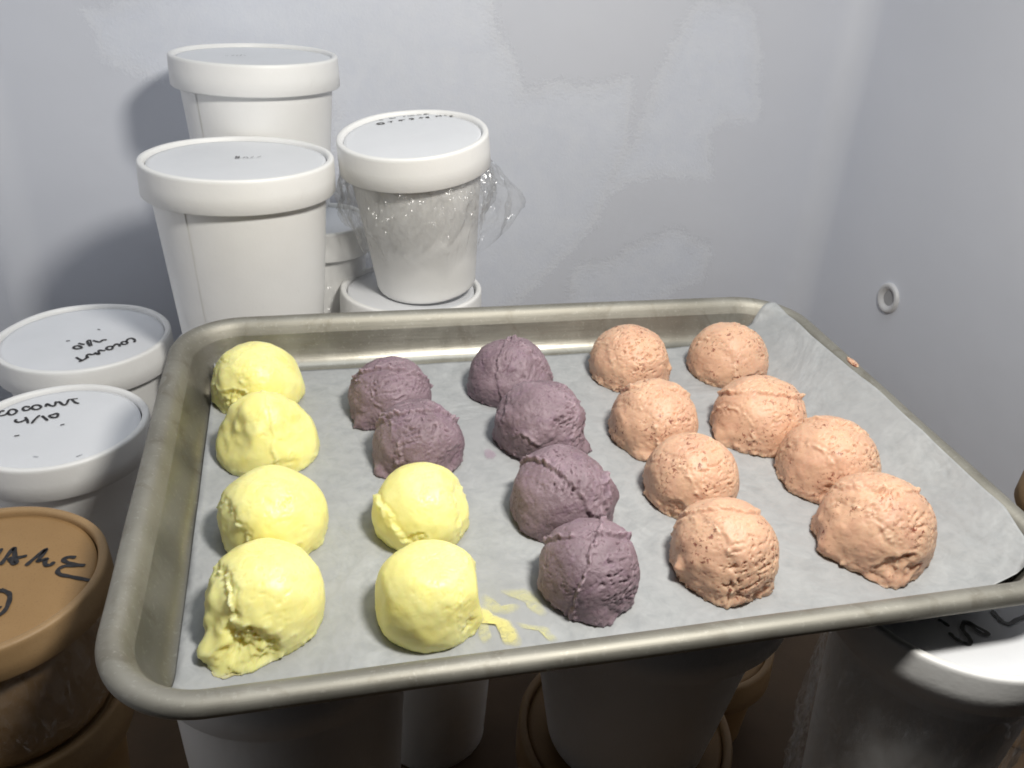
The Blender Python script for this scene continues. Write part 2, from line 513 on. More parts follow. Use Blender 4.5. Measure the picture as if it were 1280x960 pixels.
# ------------------------------------------------------------------ tubs
def tub(name, label, cat, top, r, h, kind='white', lid_h=0.026, taper=0.072, tilt=(0, 0, 0), seam=None, strokes=None, ink=0.0016, ink_mat='ink', extra=None, group=None, seed=0, wrap=None, letters=None):
    """a paper tub with its lid: origin at the base, lid top at `top`"""
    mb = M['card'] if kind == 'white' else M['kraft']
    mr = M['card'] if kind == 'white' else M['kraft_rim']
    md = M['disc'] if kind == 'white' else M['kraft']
    rot = Matrix.Rotation(tilt[1], 4, 'Y') @ Matrix.Rotation(tilt[0], 4, 'X')
    base = Vector(top) - rot.to_3x3() @ Vector((0, 0, h))
    root = empty(name, base)
    root.rotation_euler = (rot @ Matrix.Rotation(tilt[2], 4, 'Z')).to_euler()
    tag(root, label, cat, group)
    rt = r - 0.0062                    # body radius just under the lid
    def rb(z): return rt - taper * (h - 0.01 - z)
    prof = [(rb(0) - 0.006, 0.006), (rb(0) - 0.003, 0.006), (rb(0) - 0.0026, 0.0006), (rb(0) - 0.0004, 0.0), (rb(0) + 0.0004, 0.002)]
    prof += [(rb(z), z) for z in np.linspace(0.006, h - 0.008, 14)]
    V, F = lathe([(0.0005, 0.006)] + prof, 112, 0.0005, seed)
    mesh_obj("body", V, F, mb, root)
    if seam is not None:               # overlapped side joint of the rolled card
        a = math.radians(seam[0])
        V, F = lathe([(rb(z) + 0.0006 + (0.0 if 0.004 < z < h - 0.02 else -0.0003), z) for z in np.linspace(0.003, h - 0.012, 12)], 10, 0.0, seed, a, a + math.radians(seam[1]))
        so = mesh_obj("seam", V, F, mb, root)
    zt = h
    lid_p = [(r - 0.0020, zt - lid_h + 0.0004), (r - 0.0008, zt - lid_h), (r, zt - lid_h + 0.0008), (r - 0.0003, zt - lid_h * 0.5), (r - 0.0007, zt - 0.0030),
             (r - 0.0009, zt - 0.0014), (r - 0.0014, zt - 0.0005), (r - 0.0024, zt - 0.0001), (r - 0.0044, zt - 0.0001), (r - 0.0053, zt - 0.0006), (r - 0.0060, zt - 0.0020), (r - 0.0064, zt - 0.0062)]
    V, F = lathe([(r - 0.0035, zt - lid_h + 0.005)] + lid_p, 144, 0.0010, seed + 5)
    lid = mesh_obj("lid", V, F, mr, root)
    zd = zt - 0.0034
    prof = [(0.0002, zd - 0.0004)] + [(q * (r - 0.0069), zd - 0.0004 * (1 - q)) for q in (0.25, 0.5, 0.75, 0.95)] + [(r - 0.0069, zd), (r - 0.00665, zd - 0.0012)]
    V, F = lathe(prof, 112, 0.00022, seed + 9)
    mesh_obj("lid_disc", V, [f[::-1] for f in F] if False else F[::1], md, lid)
    if strokes:
        for nm, ids in (letters or [("lettering", range(len(strokes)))]):
            V, F = ribbon([strokes[i] for i in ids], ink, zd + 0.0001)
            tx = mesh_obj(nm, V, F, M[ink_mat], lid, smooth=False)
            if not letters: tx["kind"] = "stuff"
    if extra:
        V, F = ribbon(extra[0], extra[1], zd + 0.0002)
        mesh_obj("smudge", V, F, M[extra[2]], lid, smooth=False)["kind"] = "stuff"
    for wr in (wrap if isinstance(wrap, list) else [wrap] if wrap else []):
        wr(root, r, rb, h)
    return root

def film_wrap(z_lo, z_hi, amp, flap=None, seed=0, n=300, m=70, ragged=0.3, name="plastic_wrap"):
    """crumpled cling film hanging round a tub between two heights (fractions of h); flap = (angle, width, reach)"""
    def make(root, r, rb, h):
        A = np.linspace(0, 2 * math.pi, n, endpoint=False)
        V = []
        for j in range(m):
            t = j / (m - 1)                     # 0 bottom, 1 top
            P0 = np.stack([np.cos(A) * 2.2, np.sin(A) * 2.2, np.full(n, seed * 5.1)], 1)
            zlo = (z_lo + ragged * 0.35 * fbm(P0, 3)) * h
            z = zlo + (z_hi * h - zlo) * t
            Q = np.stack([np.cos(A) * 3.0, np.sin(A) * 3.0, z * 15 + seed], 1)
            Q2 = np.stack([np.cos(A) * 7.5, np.sin(A) * 7.5, z * 48 + seed], 1)
            belly = math.sin(math.pi * min(1, t * 1.02)) ** 0.7
            crease = 1 - np.abs(noise(Q)) * 2.4
            crease2 = 1 - np.abs(noise(Q2)) * 2.4 + 0.5 * (1 - np.abs(noise(Q2 * 2.1)) * 2.4)
            off = 0.0008 + amp * belly * (0.45 + 0.55 * crease) + amp * 0.30 * crease2 * (0.25 + 0.75 * belly)
            if flap:
                fa, fw, fr = flap
                dA = (A - math.radians(fa) + math.pi) % (2 * math.pi) - math.pi
                g = np.exp(-(dA / math.radians(fw)) ** 2)
                off = off + g * fr * (math.sin(math.pi * t) ** 0.8) * (0.75 + 0.35 * noise(Q * 1.4)) * (1.25 - 0.6 * t)
            rad = np.array([rb(zz) for zz in z]) + np.maximum(off, 0.0006)
            V.append(np.stack([rad * np.cos(A), rad * np.sin(A), z + 0.004 * noise(Q2 * 0.6) * belly], 1))
        fo = mesh_obj(name, np.concatenate(V), grid_faces(n, m, True), M['film'], root)
        float_attr(fo, 'fade', np.repeat(np.linspace(0, 1, m), n))
    return make

TXT = {'coco_low':[[(-0.0429,0.0288),(-0.0452,0.0291),(-0.0463,0.0233),(-0.0445,0.0217),(-0.0409,0.0231),(-0.04,0.0264)],[(-0.0401,0.027),(-0.0389,0.0309),(-0.0356,0.0298),(-0.034,0.0262),(-0.0358,0.0224),(-0.0385,0.0236),(-0.04,0.0274)],[(-0.0265,0.0327),(-0.0296,0.0341),(-0.031,0.0312),(-0.029,0.0279),(-0.0264,0.0286),(-0.0254,0.0319)],[(-0.0251,0.0325),(-0.0237,0.0354),(-0.0202,0.0345),(-0.0184,0.031),(-0.0204,0.0284),(-0.0233,0.0292),(-0.0252,0.0323)],[(-0.0152,0.0318),(-0.0156,0.0364),(-0.0117,0.0328),(-0.0092,0.033),(-0.0099,0.0394)],[(-0.0085,0.0375),(-0.0073,0.0384),(-0.0033,0.0331),(-0.0013,0.0345),(-0.0013,0.0412)],[(-0.0018,0.0413),(0.0052,0.0421)],[(0.0011,0.0409),(0.0046,0.0358),(0.0078,0.0337)],[(-0.0314,0.0152),(-0.0313,0.0124),(-0.0286,0.0105),(-0.0259,0.0121),(-0.024,0.0149)],[(-0.0259,0.0175),(-0.0234,0.0129),(-0.0216,0.008)],[(-0.0164,0.0192),(-0.0182,0.0135),(-0.0191,0.0073)],[(-0.0147,0.018),(-0.0121,0.0147),(-0.0089,0.0103)],[(-0.0076,0.0186),(-0.0052,0.0203),(-0.0034,0.0174),(-0.0043,0.0142),(-0.0077,0.015),(-0.0094,0.0173),(-0.0077,0.019)],[(0.0015,0.0021),(0.004,0.0033)],[(-0.0264,-0.0093),(-0.0231,-0.0087)]],'coco_low_dots':[[(-0.0068,-0.0391),(-0.0032,-0.0401)],[(0.0217,-0.0437),(0.0251,-0.0411)]],'coco_up':[[(0.0426,-0.0139),(0.0429,-0.0104),(0.0407,-0.0062),(0.038,-0.0053),(0.0363,-0.0078),(0.0362,-0.0114)],[(0.0362,-0.0114),(0.0344,-0.0112),(0.0325,-0.0127),(0.0335,-0.0167),(0.0364,-0.0171),(0.0373,-0.0142),(0.0359,-0.0114)],[(0.0325,-0.0211),(0.0312,-0.0175),(0.0287,-0.0155),(0.0277,-0.0175),(0.0269,-0.0208)],[(0.0269,-0.0208),(0.0246,-0.0197),(0.0224,-0.0212),(0.0225,-0.0246),(0.0251,-0.0266),(0.0269,-0.0251),(0.0269,-0.0212)],[(0.0221,-0.0271),(0.0198,-0.0277),(0.0175,-0.0263),(0.017,-0.0291),(0.0183,-0.0343),(0.016,-0.0332),(0.0145,-0.0305)],[(0.015,-0.033),(0.0129,-0.0345),(0.0103,-0.0333),(0.0092,-0.0357),(0.01,-0.0391),(0.0117,-0.039)],[(0.0107,-0.0388),(0.0083,-0.0438),(0.0053,-0.047)],[(0.0014,-0.0381),(0.005,-0.0426),(0.0078,-0.0445)],[(0.0194,-0.0063),(0.0165,-0.0059),(0.015,-0.009),(0.0139,-0.0106)],[(0.0145,-0.0103),(0.0122,-0.009),(0.0081,-0.006)],[(0.0058,-0.0047),(0.0041,-0.0077),(0.0083,-0.0178)],[(0.0058,-0.0047),(0.0095,-0.0167)],[(-0.0025,-0.0105),(0.0003,-0.0122),(0.0032,-0.0137)],[(-0.0032,-0.0153),(-0.0047,-0.018),(-0.003,-0.0211),(0.0005,-0.0215),(0.0021,-0.0197),(-0.0003,-0.0163),(-0.0032,-0.0153)],[(-0.0133,-0.0048),(-0.0103,-0.0043)],[(0.0077,0.017),(0.01,0.0164)]],'kraft':[[(0.0026,0.0092),(0.0024,0.0192),(0.0031,0.0254)],[(0.0064,0.0108),(0.0076,0.0172),(0.009,0.0244),(0.0102,0.0225),(0.012,0.0165),(0.0139,0.0117),(0.0129,0.0108),(0.0109,0.0133),(0.0091,0.0164)],[(0.0092,0.0161),(0.0132,0.0157),(0.018,0.0167)],[(0.0194,0.0081),(0.0223,0.0137),(0.0266,0.021),(0.0251,0.0132),(0.025,0.011),(0.0287,0.0121),(0.0285,0.0099),(0.0295,0.007),(0.0319,0.0066),(0.0333,0.0091)],[(0.0437,0.0108),(0.0401,0.0119),(0.0374,0.0103),(0.0396,0.0077),(0.0442,0.0051),(0.0499,0.0031)],[(0.0498,0.0034),(0.0444,0.004),(0.039,0.0043),(0.0367,0.0014),(0.0385,-0.0021),(0.0436,-0.0046),(0.0508,-0.0079),(0.0593,-0.0117)],[(0.0081,-0.0106),(0.0117,-0.0102),(0.0149,-0.0117),(0.0176,-0.0147),(0.0187,-0.0213),(0.0181,-0.027),(0.015,-0.0312)],[(0.014,-0.0233),(0.0162,-0.0234)],[(0.0121,-0.0092),(0.0173,-0.0144)]],'right':[[(-0.0205,-0.0148),(-0.0193,-0.0171),(-0.0183,-0.0203)],[(-0.0211,-0.0239),(-0.0209,-0.0275),(-0.0192,-0.0307),(-0.0166,-0.0326),(-0.0141,-0.0306),(-0.0132,-0.0268),(-0.0126,-0.0229),(-0.009,-0.0194),(-0.0065,-0.019),(-0.0044,-0.0227),(-0.0016,-0.0278),(-0.0037,-0.0282),(-0.0058,-0.0256),(-0.0067,-0.0213),(-0.008,-0.0197)],[(0.0125,-0.0135),(0.012,-0.0188),(0.0124,-0.0225),(0.0147,-0.0239),(0.0209,-0.0219),(0.0295,-0.0202)]],'front':[[(-0.0017,0.0056),(-0.0018,0.0122),(0.0003,0.0069),(0.0003,0.0128)],[(0.0035,0.0062),(0.0053,0.0102)],[(0.0059,0.0108),(0.0076,0.0055)],[(0.0094,0.0068),(0.0116,0.0114)],[(0.0145,0.0081),(0.0171,0.0121)]],'back':[[(-0.0255,0.0033),(-0.023,0.0012)],[(-0.02,0.0017),(-0.018,0.0073)],[(-0.016,0.0024),(-0.0146,0.008)],[(-0.0129,0.003),(-0.0116,0.0098)],[(-0.0101,0.0075),(-0.0075,0.004)]]}
STRETCHY = [[(-0.019,0.0472),(-0.0212,0.0504),(-0.0253,0.0484),(-0.0226,0.0453),(-0.0188,0.0463)],[(-0.0133,0.0523),(-0.0129,0.0477)],[(-0.016,0.0509),(-0.0112,0.0516)],[(-0.0066,0.0507),(-0.0051,0.0525),(-0.0037,0.0498)],[(-0.0043,0.0517),(-0.0007,0.0533)],[(0.0023,0.0529),(0.0047,0.0544),(0.0061,0.0517),(0.0038,0.0507)],[(0.0121,0.0549),(0.0138,0.0514)],[(0.011,0.0529),(0.0151,0.0545)],[(0.0199,0.0543),(0.0171,0.0532),(0.0198,0.0506)],[(0.0257,0.0545),(0.0265,0.0513)],[(0.0293,0.0551),(0.0304,0.0512)],[(0.0263,0.0531),(0.0303,0.053)],[(0.0329,0.0533),(0.0348,0.0515)],[(0.0373,0.0502),(0.0381,0.0476),(0.0397,0.0499)],[(-0.0225,0.0595),(-0.0191,0.059)],[(-0.0137,0.0609),(-0.008,0.0614)],[(-0.0017,0.0628),(0.0005,0.0632)],[(0.0023,0.0632),(0.0084,0.063)],[(0.0103,0.0641),(0.0146,0.0633)],[(0.0165,0.0644),(0.0243,0.0628)]]
STRETCHY = [[(x, y * 0.82) for x, y in S] for S in STRETCHY]
FLOOR = ZF
def LET(*ids): return [("letter", i if isinstance(i, tuple) else (i,)) for i in ids]

WHITE = "white paper tubs with lids"
KRAFT = "brown kraft paper tubs"
tub("ice_cream_tub", "tall white paper tub in front, right behind the tray's back left corner", "tub", (-0.187, 0.2915, 0.507), 0.074, 0.160, seam=(195, 42), strokes=TXT['front'], ink=0.0011, ink_mat='ink_print', group=WHITE, seed=1, tilt=(0, 0, 0))
tub("ice_cream_tub", "white paper tub standing highest, behind the tall tub and against the back wall", "tub", (-0.1745, 0.4312, 0.565), 0.074, 0.160, seam=(206, 17), strokes=TXT['back'], ink=0.0011, ink_mat='ink_print', group=WHITE, seed=2)
tub("ice_cream_tub", "white tub hidden under the tall front tub, behind the tray", "tub", (-0.187, 0.2915, 0.3468), 0.070, 0.3468 - FLOOR, group=WHITE, seed=3)
tub("ice_cream_tub", "white tub hidden under the highest tub, by the back wall", "tub", (-0.1745, 0.4312, 0.4048), 0.070, 0.4048 - FLOOR, taper=0.05, group=WHITE, seed=4)
tub("wrapped_tub", "white tub wrapped in crumpled cling film with two lines of marker on its lid", "tub", (-0.050, 0.2964, 0.5249), 0.0625, 0.135, lid_h=0.027, taper=0.10,
    tilt=(math.radians(6), math.radians(-6), 0), strokes=STRETCHY, ink=0.0014, group=WHITE, seed=5,
    wrap=[film_wrap(0.22, 0.83, 0.0075, flap=(-4, 22, 0.036), seed=3), film_wrap(0.42, 0.84, 0.0120, flap=(170, 30, 0.006), seed=31, ragged=0.5)])
tub("ice_cream_tub", "white lidded tub carrying the cling film wrapped tub", "tub", (-0.050, 0.310, 0.3865), 0.0635, 0.3865 - FLOOR, taper=0.06, group=WHITE, seed=6)
tub("wrapped_tub", "low wrapped white tub squeezed between the tall tub and the cling film tub", "tub", (-0.1300, 0.372, 0.432), 0.052, 0.432 - FLOOR, taper=0.05, group=WHITE, seed=7,
    wrap=film_wrap(0.45, 0.92, 0.007, flap=(-20, 40, 0.012), seed=8))
tub("ice_cream_tub", "white tub at left with COCONUT written upside down on its lid", "tub", (-0.3328, 0.3268, 0.345), 0.0718, 0.345 - FLOOR, strokes=TXT['coco_up'], ink=0.0021, letters=LET(0, 1, 2, 3, 4, 5, (6, 7), (8, 9), (10, 11), 12, 13, 14, 15), group=WHITE, seed=8)
tub("ice_cream_tub", "white tub at left with COCONUT 4/10 written upright on its lid", "tub", (-0.3243, 0.1869, 0.338), 0.063, 0.338 - FLOOR, strokes=TXT['coco_low'], ink=0.0019, letters=LET(0, 1, 2, 3, 4, 5, (6, 7), (8, 9), 10, 11, 12, 13, 14), extra=(TXT['coco_low_dots'], 0.0016, 'ink_pale'), group=WHITE, seed=9)
tub("kraft_tub", "brown kraft tub with black marker lettering left of the tray", "tub", (-0.314, -0.0077, 0.360), 0.0622, 0.090, kind='kraft', lid_h=0.020, strokes=TXT['kraft'], ink=0.0024, letters=LET(0, (1, 2), 3, (4, 5), (6, 8), 7), group=KRAFT, seed=10,
    wrap=film_wrap(0.05, 0.72, 0.006, seed=12))
tub("kraft_tub", "brown kraft tub under the lettered kraft tub, bottom left corner", "tub", (-0.314, -0.0077, 0.2697), 0.058, 0.2697 - FLOOR, kind='kraft', group=KRAFT, seed=11)
tub("ice_cream_tub", "white lidded tub under the tray's right end with marker strokes on the lid", "tub", (0.1840, -0.1240, 0.3790), 0.0615, 0.3790 - FLOOR, lid_h=0.024, strokes=TXT['right'], ink=0.0022, letters=LET(0, 1, 2), group=WHITE, seed=12,
    wrap=film_wrap(0.05, 0.86, 0.007, flap=(200, 40, 0.014), seed=15))
tub("ice_cream_tub", "shaded white tub under the middle of the tray's front edge", "tub", (0.040, -0.062, 0.3795), 0.0770, 0.1450, taper=0.16, group=WHITE, seed=13)
tub("kraft_tub", "shaded kraft tub beneath the white tub in the middle", "tub", (0.040, -0.062, 0.2343), 0.068, 0.2343 - FLOOR, kind='kraft', group=KRAFT, seed=14)
tub("kraft_tub", "shaded kraft tub between the middle white tub and the right wrapped tub", "tub", (0.136, 0.034, 0.2050), 0.060, 0.2050 - FLOOR, kind='kraft', group=KRAFT, seed=15)
tub("ice_cream_tub", "shaded white tub under the tray's front left end", "tub", (-0.157, -0.070, 0.3798), 0.066, 0.3798 - FLOOR, taper=0.04, group=WHITE, seed=16)
tub("ice_cream_tub", "shaded white tub deep under the tray, between the two front white tubs", "tub", (-0.066, 0.052, 0.3868), 0.058, 0.3868 - FLOOR, taper=0.045, group=WHITE, seed=17)
tub("kraft_tub", "brown tub cut off by the right edge of the picture, by the side wall", "tub", (0.411, -0.023, 0.345), 0.060, 0.345 - FLOOR, kind='kraft', group=KRAFT, seed=18)

# ------------------------------------------------------------------ the tray
TILT = math.radians(3.0)
TRAY_M = Matrix.Translation((0, 0, 0.42)) @ Matrix.Rotation(TILT, 4, 'X')
HW, HD, CR = 0.2285, 0.1635, 0.046

def ring(d, z, nc=18, nsx=46, nsy=34):
    """rounded rectangle inset by d from the outer outline"""
    hw, hd, r = HW - d, HD - d, max(CR - d, 0.004)
    pts = []
    for (cx, cy, a0) in ((hw - r, hd - r, 0), (-(hw - r), hd - r, 90), (-(hw - r), -(hd - r), 180), (hw - r, -(hd - r), 270)):
        for i in range(nc + 1):
            a = math.radians(a0 + 90 * i / nc)
            pts.append((cx + r * math.cos(a), cy + r * math.sin(a)))
        nxt = {0: (-(hw - r), hd), 90: (-hw, -(hd - r)), 180: (hw - r, -hd), 270: (hw, hd - r)}[a0]
        k = nsx if a0 in (0, 180) else nsy
        p = pts[-1]
        for i in range(1, k):
            pts.append((p[0] + (nxt[0] - p[0]) * i / k, p[1] + (nxt[1] - p[1]) * i / k))
    P = np.array(pts)
    n3 = np.c_[P * 14, np.full(len(P), z * 30)]
    wob = 0.0005 * noise(n3)
    return np.c_[P * (1 + wob[:, None] / 0.2), np.full(len(P), z) + 0.0006 * noise(np.c_[P * 9, np.zeros(len(P)) + 4.2])]

PAN_IN = [(0.0040, -0.0088), (0.0014, -0.0082), (0.0002, -0.0064), (0.0, -0.0045), (0.0005, -0.0026), (0.0018, -0.0010), (0.0038, -0.0001), (0.0060, 0.0), (0.0084, -0.0006), (0.0104, -0.0021),
          (0.0122, -0.0050), (0.0140, -0.0095), (0.0168, -0.0172), (0.0190, -0.0225), (0.0212, -0.0262), (0.0240, -0.0289), (0.0275, -0.0299), (0.0320, -0.0300)]
PAN_OUT = [(0.0320, -0.0320), (0.0268, -0.0319), (0.0226, -0.0304), (0.0200, -0.0278), (0.0178, -0.0234), (0.0154, -0.0172), (0.0126, -0.0100), (0.0108, -0.0050), (0.0090, -0.0028), (0.0064, -0.0020), (0.0040, -0.0026), (0.0024, -0.0048), (0.0024, -0.0066), (0.0040, -0.0078)]
tray = empty("sheet_pan", (0, 0, 0))
tray.matrix_world = TRAY_M
tag(tray, "worn aluminium sheet pan with rolled rim holding the ice cream scoops", "tray")
rings = [ring(d, z) for d, z in PAN_IN]
nr = len(rings[0])
# rolled rim and walls
F = grid_faces(nr, 12, True)
mesh_obj("rim", np.concatenate(rings[:12]), F, M['metal'], tray)
V = np.concatenate(rings[11:] )
mesh_obj("side_wall", V, grid_faces(nr, len(rings) - 11, True), M['metal_in'], tray)
inner = rings[-1]
V = [tuple(p) for p in inner]
for q in (0.92, 0.6, 0.25):
    V += [(p[0] * q, p[1] * q, -0.0300 - 0.0002 * (1 - q)) for p in inner]
Fb = grid_faces(nr, 4, True) + [tuple(range(3 * nr, 4 * nr))]
mesh_obj("pan_floor", V, Fb, M['metal_in'], tray)
rings_o = [ring(d, z) for d, z in PAN_OUT]
V = np.concatenate([rings_o[0] * np.array([0.0, 0.0, 1.0]) + np.c_[rings_o[0][:, :2] * 0.5, np.zeros(nr)]] + rings_o)
mesh_obj("underside", V, grid_faces(nr, len(rings_o) + 1, True) + [tuple(range(nr - 1, -1, -1))], M['metal'], tray)

_pd = np.array([p[0] for p in PAN_IN[3:]]); _pz = np.array([p[1] for p in PAN_IN[3:]])
def pan_height(x, y):
    """height of the pan's inside surface"""
    qx = np.abs(x) - (HW - CR); qy = np.abs(y) - (HD - CR)
    d = CR - (np.hypot(np.maximum(qx, 0), np.maximum(qy, 0)) + np.minimum(np.maximum(qx, qy), 0))
    return np.interp(d, _pd, _pz)

# parchment: lies on the floor and climbs the right and front walls
nu, nv = 190, 130
U = np.concatenate([np.linspace(0, 0.86, 120), np.linspace(0.86, 1, nu - 120 + 1)[1:]])
Vv = np.concatenate([np.linspace(0, 0.09, 26), np.linspace(0.09, 1, nv - 26 + 1)[1:]])
uu, vv = np.meshgrid(U, Vv)
uu = uu.ravel(); vv = vv.ravel()
yb = np.interp(uu, [0, 0.28, 0.58, 0.78, 0.88, 0.95, 1.0], [0.1325, 0.1295, 0.1325, 0.1345, 0.1365, 0.1415, 0.1470])
yf = np.interp(uu, [0, 0.06, 0.5, 0.92, 1.0], [-0.1345, -0.1380, -0.1385, -0.1390, -0.1400])
yy = yf + (yb - yf) * vv
xl = -0.2010 - 0.0020 * vv
xr = np.interp(vv, [0, 0.04, 0.12, 0.5, 1.0], [0.2060, 0.2130, 0.2165, 0.2175, 0.2140])
xx = xl + (xr - xl) * uu
zz = np.maximum(pan_height(xx + 0.0018 * np.sign(xx), yy), pan_height(xx + 0.003 * np.sign(xx), yy) - 0.0004) + 0.0007
zz = np.maximum(zz, pan_height(xx, yy - 0.0022) + 0.0005)
ramp = -0.0293 + 0.0300 * np.clip((xx - 0.158) / 0.0590, 0, 1.05) ** 1.75
zz = np.maximum(zz, ramp)
zz = np.minimum(zz, 0.0016)
wave = fbm(np.c_[xx * 16, yy * 16, np.zeros_like(xx)], 3)
zz = zz + 0.0007 * (wave + 0.35) + 0.0022 * sstep(0.88, 1, uu) * np.clip(noise(np.c_[xx * 0, yy * 22, xx * 0 + 3]), 0, 1)
zz = zz + 0.0012 * sstep(0.95, 1.0, vv) * np.clip(wave + 0.3, 0, 1) + 0.0006 * sstep(0.045, 0.0, uu) * (0.4 + wave)
nb = nu * nv
verts = np.c_[xx, yy, zz]
paper = mesh_obj("parchment_paper", verts, grid_faces(nu, nv), M['paper'])
md = paper.modifiers.new("thickness", 'SOLIDIFY'); md.thickness = 0.00012; md.offset = 1
paper.matrix_world = TRAY_M
tag(paper, "sheet of white parchment paper lining the metal tray", "paper")

# ------------------------------------------------------------------ scoops
PAPER_Z = -0.0288
def unit(v):
    v = np.array(v, float)
    return v / np.linalg.norm(v)

def scoop(name, label, group, mat, x, y, R, c=0.28, seed=0, sx=1.0, sy=1.0, lump=0.06, ridges=(), facets=(), bumps=(), gouges=(), rough=0.05, grain=0.012, skirt=0.10, stretch=(1, .3, 0), nth=132, nph=216, lean=(0, 0), torn=(.35, -.25, .9), torn_w=0.45):
    T = np.linspace(0, math.pi, nth)
    A = np.linspace(0, 2 * math.pi, nph, endpoint=False)
    tt, aa = np.meshgrid(T, A, indexing='ij')
    v = np.stack([np.sin(tt) * np.cos(aa), np.sin(tt) * np.sin(aa), np.cos(tt)], -1).reshape(-1, 3)
    c = c + 0.07
    so = np.array([seed * 7.31, seed * 3.17, seed * 1.77])
    r = np.ones(len(v))
    for (nx, ny, nz, off) in facets:           # flattened sides, softly blended
        n = unit((nx, ny, nz))
        dn = np.maximum(v @ n, 1e-3)
        lim = off / dn
        k = 0.06
        h = np.clip(0.5 + 0.5 * (lim - r) / k, 0, 1)
        r = lim * (1 - h) + r * h - k * h * (1 - h)
    r = r + lump * fbm(v * 1.5 + so, 3) * 1.2
    crumb = np.zeros(len(v)); pit = np.zeros(len(v))
    for (n, off, step, lip, wav) in ridges:    # the edge a scoop leaves where one sheet of ice cream folds over another
        n = unit(n)
        q = v @ n - off + 1.7 * wav * fbm(v * 1.7 + so + 4, 3) + 0.07 * fbm(v * 8 + so, 4)
        fade = sstep(-0.35, 0.15, fbm(v * 1.7 + so + 15, 2) + 0.1)
        r = r + step * sstep(-0.035, 0.02, q) * (0.35 + 0.65 * fade)
        e = np.exp(-((q - 0.03) / 0.034) ** 2) * np.clip(0.5 + 1.4 * noise(v * 6 + so + 9) + 0.8 * fbm(v * 16 + so, 2), 0, 1.5) * (0.3 + 0.7 * fade)
        r = r + 0.9 * lip * e
        r = r - 0.35 * lip * np.exp(-((q + 0.035) / 0.028) ** 2) * fade
        crumb = np.maximum(crumb, e)
    for (d, w, amp) in bumps:
        d = unit(d)
        a = np.arccos(np.clip(v @ d, -1, 1)) / w
        a = a * (1 + 0.35 * noise(v * 4 + so + 2))
        r = r + amp * np.exp(-a ** 2)
    for gi, gg in enumerate(gouges):           # places torn out: (direction, size, depth, elongation, slant)
        d, w, dep = gg[:3]
        asp = gg[3] if len(gg) > 3 else 1.7
        sl = gg[4] if len(gg) > 4 else 0.3
        d = unit(d)
        e1 = unit(np.cross((0, 0, 1), d) if abs(d[2]) < 0.9 else (1, 0, 0)); e2 = np.cross(d, e1)
        f1 = math.cos(sl) * e1 + math.sin(sl) * e2; f2 = -math.sin(sl) * e1 + math.cos(sl) * e2
        wob = v + 0.55 * w * np.stack([noise(v * 2.2 / w * 0.6 + so + k * 5 + gi) for k in range(3)], 1)
        a = np.hypot((wob @ f1) / (w * math.sqrt(asp)), (wob @ f2) / (w / math.sqrt(asp))) + 0.22 * fbm(v * 7 + so + 6, 3)
        a = np.where(v @ d > 0, a, 9.0)
        g = sstep(1.0, 0.62, a)
        r = r - dep * g * (0.75 + 0.9 * fbm(v * 9 + so, 3))
        e = np.exp(-((a - 1.04) / 0.10) ** 2) * np.clip(0.3 + 1.5 * noise(v * 6 + so + 3), 0, 1)
        r = r + dep * 0.22 * e
        crumb = np.maximum(crumb, e)
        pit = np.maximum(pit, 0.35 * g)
    # torn, pitted skin with the tears running one way, gathered in one patch and thinly elsewhere
    s = unit(stretch)
    along = (v @ s)[:, None] * s
    vs = v - 0.70 * along
    patch = sstep(torn_w, torn_w + 0.45, v @ unit(torn) + 0.45 * fbm(v * 2.4 + so + 30, 3))
    mask = 0.22 * sstep(-0.1, 0.3, fbm(v * 2.2 + so + 33, 2)) + patch
    warp = v * 0.0 + np.stack([noise(v * 3 + so + 41 + k) for k in range(3)], 1) * 0.12
    tears = fbm((vs + warp) * 14.0 + so, 4)
    tp = sstep(0.10, 0.34, tears) * mask
    r = r - rough * tp
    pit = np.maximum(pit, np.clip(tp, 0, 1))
    flakes = np.clip(fbm((vs + warp) * 7.0 + so + 50, 4), 0, 1) * mask
    r = r + rough * 0.45 * flakes
    crumb = np.maximum(crumb, 1.2 * flakes)
    small = sstep(0.30, 0.52, fbm(v * 17 + so + 70, 2))
    r = r - grain * 1.5 * small
    r = r + grain * fbm(v * 15 + so, 4)
    hz = (v[:, 2] + c)                          # height over the paper in units of R
    band = sstep(0.34, 0.04, hz) * sstep(-0.22, 0.02, hz)
    pa = np.c_[v[:, :2] / (np.linalg.norm(v[:, :2], axis=1)[:, None] + 1e-6), v[:, 2]]
    lumps = np.clip(fbm(pa * np.array([2.6, 2.6, 3.4]) + so + 80, 4) + 0.12, 0, 1) + 0.75 * np.clip(fbm(pa * np.array([9, 9, 10]) + so, 3), 0, 1)
    r = r + skirt * band * lumps * 1.3
    crumb = np.maximum(crumb, band * sstep(0.15, 0.5, lumps) * 0.6)
    P = v * r[:, None] * R * np.array([sx, sy, 1.0])
    P[:, 2] += c * R
    up = np.clip(P[:, 2] / R, 0, 2)
    P[:, 0] += lean[0] * R * up; P[:, 1] += lean[1] * R * up
    # ragged foot: the underside meets the paper, a little uneven
    foot = 0.05 * R * np.clip(fbm(pa * np.array([4.0, 4.0, 1]) + so + 12, 3), 0, 1)
    low = P[:, 2] < foot
    P[low, 2] = foot[low] * sstep(0.55, 0.98, np.hypot(P[low, 0], P[low, 1]) / R)
    P[:, 2] = np.maximum(P[:, 2], 0.0)
    Fq = grid_faces(nph, nth, True, flip=True)
    ob = mesh_obj(name, P, Fq, mat)
    float_attr(ob, 'crumb', np.clip(crumb, 0, 1))
    float_attr(ob, 'pit', np.clip(pit, 0, 1))
    ob.matrix_world = TRAY_M @ Matrix.Translation((x, y, PAPER_Z))
    tag(ob, label, "ice cream", group)
    return ob

